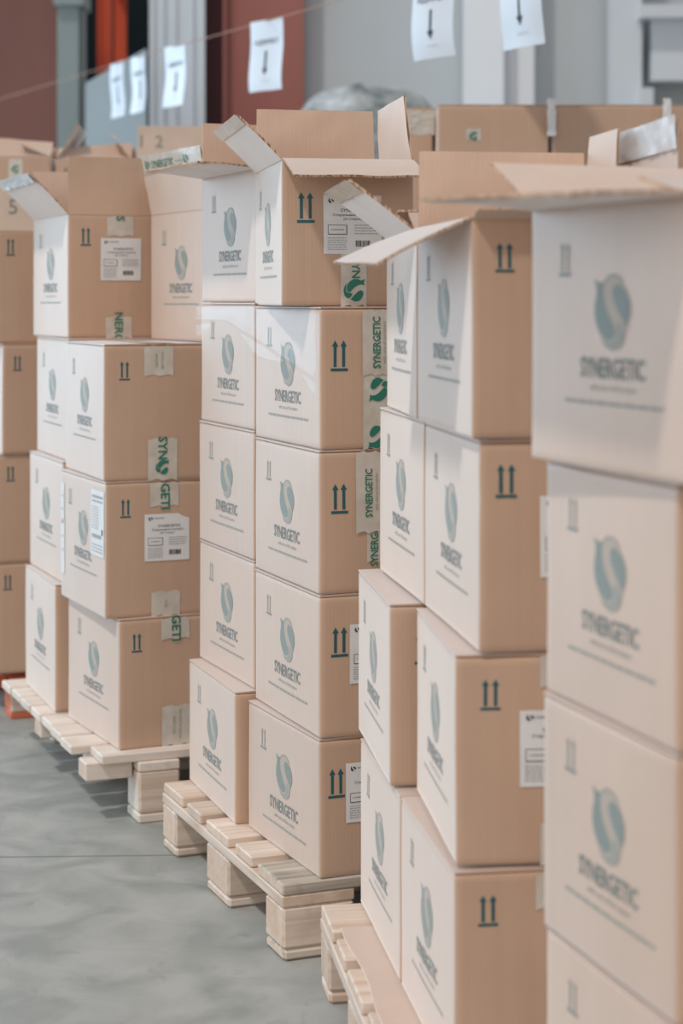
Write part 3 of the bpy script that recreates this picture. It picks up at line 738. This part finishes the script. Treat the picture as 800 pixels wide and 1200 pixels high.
carton('fourth box up in the middle stack, clear film over it, lettered tape at right', 376, 3.52, zc[3], .275, DC, hC[3], xf=299.5, arrow=(.020, .064, .034, .058),
       tapes=[(.110, .0, .15, [('logo', .022, .044, .004, up), ('logo', .112, .046, .006, up)]), (.108, .140, .262, [('text', .201, .098, .003, up), ('tag', .201, .08, .018, up)], .0022)], seed=4)
# open carton on top
carton('open box on top of the middle stack, four flaps up, white label and taped front', 330, 3.56, zc[4], .255, .386, .277, yaw=10.0, arrow=(.029, .061, .034, .058),
       tapes=[(.138, .0, .10, [('logo', .030, .044, .002, dn), ('part', .072, 'SYN', .004, dn)])], labels=[(.136, .277-.122, .112, .112)], logo=True, seed=5,
       open={'left': dict(a=(43, 43), F=.118, tape=.022, crumple=.0006), 'back': dict(a=(0, 0), F=.135), 'right': dict(a=(-10, -4), F=.128, span=(.0, .8)), 'front': dict(a=(104, 104), F=.135)})
# its far column
Y2 = 3.905
hF = [.275, .268, .27, .2665]
zf = [ZC]
for h_ in hF: zf.append(zf[-1] + h_ + .0006)
carton('bottom rear box of the middle stack, set out with a gap beside it', 276, 3.885, zf[0], .26, DC, hF[0], xf=222, seed=6, arrow=(.035, .06, .034, .055))
carton('closed box in the rear column of the middle stack, second from bottom', 298, Y2, zf[1], .26, DC, hF[1], xf=234, seed=7)
carton('closed box in the rear column of the middle stack, third from bottom', 298, Y2, zf[2], .26, DC, hF[2], xf=233.5, seed=8)
carton('fourth box up in the rear column of the middle stack, glossy film over it', 298.5, Y2, zf[3], .26, DC, hF[3], xf=236, seed=9)
carton('open box on top of the middle stack at rear, side flap folded out level', 303, 3.96, zf[4], .26, .39, .282, xf=236.5, seed=10,
       open={'left': dict(a=(82, 84), F=.135, tape=.02, crumple=.0006, curl=4), 'back': dict(a=(0, 0), F=.13), 'right': dict(a=(-5, -5), F=.13), 'front': dict(a=(10, 10), F=.02)})

# stretch film over the top row of closed boxes in the middle stack
mf, nt, b = base_mat('clear_film', (.9, .92, .94, 1), .08, .9)
N, L = nt.nodes.new, nt.links.new
tr = N('ShaderNodeBsdfTransparent'); mx = N('ShaderNodeMixShader'); lw = N('ShaderNodeLayerWeight'); lw.inputs[0].default_value = .25
mr = N('ShaderNodeMapRange'); mr.inputs[3].default_value = .0; mr.inputs[4].default_value = .15; L(lw.outputs['Facing'], mr.inputs[0])
gl = N('ShaderNodeBsdfGlossy'); gl.inputs['Roughness'].default_value = .32
L(mr.outputs[0], mx.inputs[0]); L(tr.outputs[0], mx.inputs[1]); L(gl.outputs[0], mx.inputs[2]); L(mx.outputs[0], nt.nodes['Material Output'].inputs[0])
mb = MB(); V = []; nu, nv = 60, 22
yw = R(21.6); dvec = Vector((-math.sin(yw), math.cos(yw), 0)); rv = Vector((math.cos(yw), math.sin(yw), 0))
p0 = Vector(((376-400)/FPX*3.52, 3.52, 0))
for i in range(nu+1):
    u = .735*i/nu                                      # 0 near corner .. far end
    for j in range(nv+1):
        lo = zc[4] - .17 + .115*min(1, u/.42) + .02*math.sin(u*14)
        zz = lo + (zc[4]-.004-lo)*j/nv
        fold = .006*max(0, 1-abs((zc[4]-zz) - (.03+.10*(1-min(1, u/.5)))) / .010)
        n = .0035*abs(noise.noise((u*16, zz*50, 3))) + fold
        V.append(p0 + dvec*u - rv*(.0105 + n + .004*(u > .38)) + Vector((0, 0, zz)))
mb.add(V, [(i*(nv+1)+j, (i+1)*(nv+1)+j, (i+1)*(nv+1)+j+1, i*(nv+1)+j+1) for i in range(nu) for j in range(nv)])
o = mb.build('stretch_film', [mf], smooth=True); tag(o, 'shiny clear film pulled across the fourth row of the middle stack', 'plastic film')

# ------------------------------------------------------------------ tall stack right of the middle
GROUP[0] = 'cardboard boxes of the tall stack'
ZB = .149
WB, DB = .275, .40
AB = (.030, .033, .028, .043)
carton('closed box at the bottom front of the tall stack, its top edge open and rumpled', 533, 2.565, ZB, WB, DB, .300, xf=470.5, arrow=(.032, .034, .028, .042), seed=20,
       tapes=[(.138, .245, .294)], damaged=.004)
carton('closed box at the bottom rear of the tall stack, standing on the cardboard sheet', 469, 2.972, ZB, WB, DB, .297, xf=422.5, seed=21)
zB2 = ZB + .3045
carton('second box up at the front of the tall stack, label between two tapes', 534, 2.575, zB2, WB, DB, .2905, xf=488.5, arrow=(.034, .035, .028, .042), seed=22,
       tapes=[(.142, .0, .058), (.142, .245, .288)], labels=[(.141, .290-.130, .105, .105)])
carton('closed box second from bottom at the rear of the tall stack, pushed out sideways', 457, 3.015, ZB+.300, WB, DB, .2935, xf=420, arrow=(.040, .050, .030, .048), seed=23)
zB3 = zB2 + .2925
carton('third box up at the front of the tall stack, with a crushed corner', 562, 2.572, zB3, WB, DB, .2930, xf=498, arrow=(.022, .034, .030, .046), seed=24,
       labels=[(.137, .293-.134, .105, .112)], damaged=.010)
carton('closed box third from bottom at the rear of the tall stack', 497, 2.975, zB3, WB, DB, .294, xf=445, seed=25)
zB4 = zB3 + .2945
carton('front open box on the tall stack, broad back flap standing, side flap hanging out', 553, 2.565, zB4, WB, DB, .300, xf=489, arrow=(.032, .032, .027, .040), seed=26,
       open={'left': dict(a=(108, 112), F=.145, curl=8), 'back': dict(a=(0, 0), F=.125), 'right': dict(a=(0, 0), F=.150, span=(.60, .996), tear=.25), 'front': dict(a=(62, 62), F=.03)})
carton('rear open box on the tall stack, side flap slanting up with taped end', 488, 2.985, zB4, .25, .36, .297, xf=453, seed=27,
       open={'left': dict(a=(50, 50), F=.135, tape=.028, crumple=.0008), 'back': dict(a=(-70, -70), F=.125), 'right': dict(a=(-80, -80), F=.12), 'front': dict(a=(-75, -75), F=.12)})
# second column of the same pallet, only its top shows beyond the broad flap
cz = ZB
for k, (h_, nm) in enumerate(((.30, 'bottom'), (.292, 'second'), (.293, 'third'))):
    carton('closed box in the tall stack at right behind the nearest stack, %s from the floor' % nm, 797, 2.635, cz, WB, DB, h_, yaw=7, seed=30+k, arrow=AB)
    cz += h_ + .0005
carton('open box right of the broad flap, behind the nearest stack, tape across its side flap', 795, 2.635, cz, WB, DB, .30, yaw=7, seed=34,
       open={'left': dict(a=(-2, -2), F=.150, tape=.042, crumple=.003, shiny=True), 'back': dict(a=(0, 0), F=.10), 'front': dict(a=(-80, -80), F=.12), 'right': dict(a=(60, 60), F=.13)})

# ------------------------------------------------------------------ nearest stack, right edge
GROUP[0] = 'cardboard boxes of the nearest stack'
DA, WA = .35, .30
zA = [.1445, .4546, .7460, 1.036]
carton('closed box at the bottom of the nearest stack, cut by the picture edge', 793, 2.0, zA[0], WA, DA, .3095, xf=640, seed=40)
carton('closed box second from bottom in the nearest stack', 794, 2.0, zA[1], WA, DA, .2910, xf=636.5, seed=41, damaged=.003)
carton('closed box third from bottom in the nearest stack, just under the open one', 795, 2.0, zA[2], WA, DA, .2890, xf=640, seed=42, damaged=.003)
carton('large open box on the nearest stack at right, side flap folded out level', 822, 1.93, zA[3]+.0005, WA, .40, .303, xf=622, seed=43, logo_scale=1.0,
       open={'left': dict(a=(84, 90), F=.150, tape=.03, crumple=.001, curl=4), 'back': dict(a=(60, 60), F=.142), 'right': dict(a=(100, 100), F=.142), 'front': dict(a=(-82, -82), F=.14)})

# ------------------------------------------------------------------ left stack
GROUP[0] = 'cardboard boxes of the left stack'
ZD = .1655; YD = 4.4375
AD = (.037, .040, .025, .045)
WD, DD = .30, .40
carton('closed box at the bottom front of the left stack, creased clear tape on its face', 140, YD, ZD, WD, DD, .3100, xf=80, arrow=(.030, .036, .026, .045), seed=50,
       tapes=[(.142, .0, .095, [('small', .05, 'ECO LABEL', -.006, up), ('small', .05, 'MADE IN EUROPE', .010, up)]), (.140, .255, .304, [('part', .28, 'GETI', .002, dn)], .0012)])
carton('second box up at the front of the left stack, torn white label, paper notes', 124, YD, ZD+.3105, WD, DD, .3245, xf=71.5, arrow=(.035, .042, .026, .045), seed=51,
       tapes=[(.148, .0, .058, [('small', .03, 'ECO', 0, up)]), (.145, .262, .318, [('part', .285, 'GETI', .002, dn)])],
       labels=[(.151, .3245-.137, .112, .112, dict(title='Стиральный порошок', torn=True))],
       notes=[(.335, .325-.105, .105, .158, 'form'), (.022, .325-.15, .034, .23, 'strip')])
carton('third box up at the front of the left stack, its flat top showing', 122, YD+.005, ZD+.6355, WD, DD, .3260, xf=77, arrow=(.036, .042, .026, .045), seed=52,
       tapes=[(.143, .0, .098, [('part', .076, 'SYN', 0, dn), ('logo', .030, .036, 0, dn)]), (.133, .250, .319, [('small', .285, 'БЫТОВАЯ', .008, up), ('small', .285, 'ХИМИЯ', -.006, up)])],
       toptape=(.137,))
Y3 = YD + .425
carton('bottom rear box of the left stack, set apart so its brown end shows', 65, Y3-.02, ZD, WD, DD, .331, xf=30, seed=53, arrow=None)
carton('closed box second from bottom at the rear of the left stack', 74, Y3, ZD+.3315, WD, DD, .315, xf=35, seed=54)
carton('closed box third from bottom at the rear of the left stack', 80, Y3, ZD+.647, WD, DD, .318, xf=43.5, seed=55)
carton('open box on the left stack with square white label and crumpled tape on a flap', 80, 4.93, ZD+.9655, .30, .40, .3250, xf=39, arrow=(.033, .034, .028, .048), seed=56,
       tapes=[(.136, .0, .055, [('part', .028, 'NERG', 0, dn)]), (.140, .270, .322, [('part', .316, 'S', 0, dn)])], labels=[(.142, .325-.117, .110, .112)],
       open={'left': dict(a=(42, 42), F=.148, tape=.03, crumple=.006, shiny=True, over=.006), 'front': dict(a=(-9, -9), F=.155), 'back': dict(a=(4, 4), F=.14), 'right': dict(a=(-86, -86), F=.13)})
# right column of that pallet, behind the middle stack
cz = ZD
for k, (h_, nm) in enumerate(((.31, 'bottom'), (.325, 'second'), (.326, 'third'))):
    p = Vector(((140-400)/FPX*YD, YD, 0)) + Vector((math.cos(R(21.9)), math.sin(R(21.9)), 0))*.335
    carton('closed box in the right column of the left stack, %s from the floor' % nm, 400+p.x/p.y*FPX, p.y, cz, WD, DD, h_, yaw=21.9, seed=60+k)
    cz += h_ + .0005
carton('open box on top of the left stack turned sideways, lettered tape along its raised flap', 247, 4.56, ZD+.9625, .30, .40, .325, xf=177, seed=64,
       open={'left': dict(a=(9, 9), F=.150, tape=.042, crumple=.0005, tapetext=True, curl=3), 'back': dict(a=(30, 30), F=.12), 'right': dict(a=(-70, -70), F=.14), 'front': dict(a=(-70, -70), F=.14)})

# ------------------------------------------------------------------ far left stack
GROUP[0] = 'cardboard boxes of the far left stack'
YE = 5.45; cz = .1445
for k, (xn_, h_, lab) in enumerate(((-8, .322, 'brown closed box on the orange pallet at the left edge'), (-5, .316, 'brown closed box second from bottom at the left edge'),
                               (3, .321, 'brown closed box third from bottom at the left edge'))):
    carton(lab, xn_, YE, cz, .30, .40, h_, yaw=21, seed=70+k, arrow=((.030, .035, .026, .045)))
    cz += h_ + .0006
carton('brown box with the number 5 on its raised flap at the left edge', -12, YE, cz, .30, .40, .327, yaw=21, seed=74, arrow=(.048, .022, .026, .05),
       open={'front': dict(a=(-8, -8), F=.135, pale=True, print='5', pu=-.080, pv=.004), 'back': dict(a=(0, 0), F=.15), 'left': dict(a=(40, 40), F=.14), 'right': dict(a=(-20, -20), F=.14)})

# ------------------------------------------------------------------ far rows
GROUP[0] = 'cardboard boxes of the far rows'
def column(px, Y, yaw, W, D, hs, z0, seed, words_, **k):
    z = z0
    for i, h_ in enumerate(hs):
        carton('closed box %s %s' % (('at the bottom', 'second from the bottom', 'third from the bottom', 'fourth from the bottom')[i], words_), px, Y, z, W, D, h_, yaw=yaw, seed=seed+i, logo=False, arrow=None)
        z += h_ + .0005
    return z
hs = (.326, .326, .326, .326)
zt = column(-30, 6.9, 3, .28, .38, hs, .1445, 80, 'in the far row, leftmost column')
carton('far open box at the left edge, dark flap slanting and taped face', -30, 6.9, zt, .28, .38, .310, yaw=3, seed=84, logo=False, arrow=None, tapes=[(.15, .20, .30, [('logo', .262, .03, 0, dn)])],
       open={'front': dict(a=(-55, -65), F=.13), 'left': dict(a=(60, 60), F=.13), 'back': dict(a=(-70, -70), F=.13), 'right': dict(a=(-70, -70), F=.12)})
zt = column(65, 6.92, 3, .28, .38, hs, .1445, 90, 'in the far row, second column from left')
carton('far open box behind the upright brown flap, folded flap lying half open', 65, 6.92, zt, .28, .38, .300, yaw=3, seed=94, logo=False, arrow=(.03, .03, .03, .05), tapes=[(.17, .19, .29)],
       open={'front': dict(a=(-70, -60), F=.13), 'left': dict(a=(-34, -34), F=.155, pale=True, white=True), 'back': dict(a=(-60, -60), F=.12), 'right': dict(a=(-40, -40), F=.13)})
zt = column(159, 6.94, 3, .28, .38, hs, .1445, 100, 'in the far row, third column from left')
carton('far open box with digits 1 2 on its pale raised flap', 160, 6.94, zt, .28, .38, .290, yaw=3, seed=104, logo=False, arrow=None,
       open={'front': dict(a=(-4, -4), F=.135, pale=True, print='1  2', pu=-.085, pv=.01, pale_=1), 'left': dict(a=(-35, -35), F=.13), 'back': dict(a=(0, 0), F=.12), 'right': dict(a=(0, 0), F=.12)})
hs = (.34, .34, .34, .34)
for n_, (px_, wd, nm) in enumerate(((513, .372, 'at the left of the far right row'), (647.5, .372, 'in the middle of the far right row'), (782, .372, 'at the right edge of the far right row'))):
    zt = column(px_, 6.3+.012*n_, 0 if n_ else 2, wd, .38, hs, .1445, 110+n_*10, nm)
    carton('far taped box topmost ' + nm, px_, 6.3+.012*n_, zt, wd, .38, 1.8885-zt, yaw=(2, 0, 0)[n_], seed=115+n_*10, logo=False, arrow=None, flaptop=True,
           tapes=[] if n_ else [(.12, .262, .30, [('logo', .275, .03, 0, dn)])])
# side-on box with crumpled tape left of that row
p_ = Vector(((513-400)/FPX*6.3, 6.3, 0))
zt = column(470, 6.36, 0, .104, .38, hs, .1445, 150, 'in the narrow column left of the far right row')
t = carton('far narrow box with crumpled shiny tape along its top edge', 470, 6.36, zt, .106, .38, 1.885-zt, yaw=0, seed=155, logo=False, arrow=None)
tape_mesh(t, lambda u, v, d=.0006: Vector((u, -d - .004*abs(noise.noise((u*60, v*80, 1))), v)), .058, .285, .338+.03, random.Random(3), w=.11)
for q_, px_ in enumerate((645.5, 780.5)):
    lab_ = ('bunched clear tape between the first two boxes of the far right row', 'bunched clear tape between the last two boxes of the far right row')[q_]
    mb = MB(); V = []
    for j in range(13):
        for i in range(7):
            V.append((-.014+.028*i/6 + .006*noise.noise((i, j*.6, q_)), -.014 - .006*abs(noise.noise((i*.9, j*.7, 4))), 1.78+.125*j/12))
    mb.add(V, [(j*7+i, j*7+i+1, (j+1)*7+i+1, (j+1)*7+i) for j in range(12) for i in range(6)])
    o = mb.build('tape_bunch', [M['film_tape']], smooth=True); o.location = ((px_-400)/FPX*6.29, 6.29, 0); tag(o, lab_, 'tape', 'bunched tapes on the far right row')

# ------------------------------------------------------------------ string and paper signs
pts = []
sg = [(-20, 11.75, 122), (100, 11.0, 86), (175, 9.7, 62), (240, 8.75, 45), (357, 7.55, 12), (480, 6.75, -24), (640, 6.0, -62)]
sp_ = [at(px, py, Y) for px, Y, py in sg]
mb = MB(); mb.tube(sp_, .0022, 6); o = mb.build('string', [M['string']]); tag(o, 'thin brownish string stretched high above the stacks carrying paper signs', 'string')
def string_at(px):
    for a, b in zip(sg, sg[1:]):
        if a[0] <= px <= b[0]:
            f = (px-a[0])/(b[0]-a[0]); pa, pb = at(a[0], a[2], a[1]), at(b[0], b[2], b[1])
            k = (px-400)/FPX                       # where the line through pa,pb meets that direction
            d = pb-pa; s = (k*pa.y - pa.x)/(d.x - k*d.y); return pa + d*s, d.normalized()
M['sign'] = noise_mat('sign_paper', lin(204, 207, 212), lin(212, 215, 220), (4, 4, 4), .35, .6)
def sign(px, label, w=.22, h=.31, turn=0, full=True, seed=0):
    p, d = string_at(px); yaw = math.atan2(d.y, d.x) + math.pi
    # paper faces the camera side; its upper edge follows the string
    t = thing('paper_sign', label, 'sign', p, 0, 'paper signs hung on the string')
    ux = Vector((-d.x, -d.y, 0)).normalized() if d.x < 0 else Vector((d.x, d.y, 0)).normalized()
    c, s = math.cos(R(turn)), math.sin(R(turn)); ux = Vector((ux.x*c - ux.y*s, ux.x*s + ux.y*c, 0)); nz = ux.cross(Vector((0, 0, 1)))
    def mp(u, v, off=0):                               # u,v centred on the sheet
        b = .012*math.sin((v/h)*5+seed)*(1 - (v+h/2)/h) + .006*math.sin(u/w*4+seed)
        return ux*u + Vector((0, 0, v - h/2 + .004)) + nz*(b + off)
    mb = MB(); n = 12
    for off, fl_ in ((0, False), (-.0008, True)):
        V = [mp(-w/2+w*i/n, -h/2+h*j/n + (.003*noise.noise((i*1.3, 0, seed)) if j == 0 else 0), off) for j in range(n+1) for i in range(n+1)]
        F = [(j*(n+1)+i, j*(n+1)+i+1, (j+1)*(n+1)+i+1, (j+1)*(n+1)+i) for j in range(n) for i in range(n)]
        mb.add(V, [f[::-1] for f in F] if fl_ else F, 0)
    q = lambda u, v: mp(u, v, .0015)
    put_text(mb, text2d('АДИЛЕТ', w*.72, h*.085, .01), q, 1, 0, h*.19)
    put(mb, [[(-.006, .02), (.006, .02), (.006, -.055), (.017, -.055), (0, -.085), (-.017, -.055), (-.006, -.055)]], lambda u, v: q(u, v), 1)
    put_text(mb, text2d('склад 01', w*.26, h*.026), q, 2, w*.03, -h*.36)
    return mb.build('sheet', [M['sign'], M['black'], M['grey']], t)
sign(610, 'white sheet with down arrow hung in front of the white column', .215, .31, 6, seed=1)
sign(507, 'white sheet with down arrow hung on the grey wall left of the white column', .215, .30, 10, seed=2)
sign(312, 'white sheet with down arrow hung before the red panel', .21, .30, 18, seed=3)
sign(205, 'white sheet with down arrow hung before the pale ribbed column', .20, .30, 12, seed=4)
sign(162, 'white sheet seen nearly edge-on hung at the right of the dark opening', .20, .30, 7, seed=5)
sign(137, 'blurred white sheet hung in the dark opening, leftmost on the string', .20, .30, 9, seed=6)
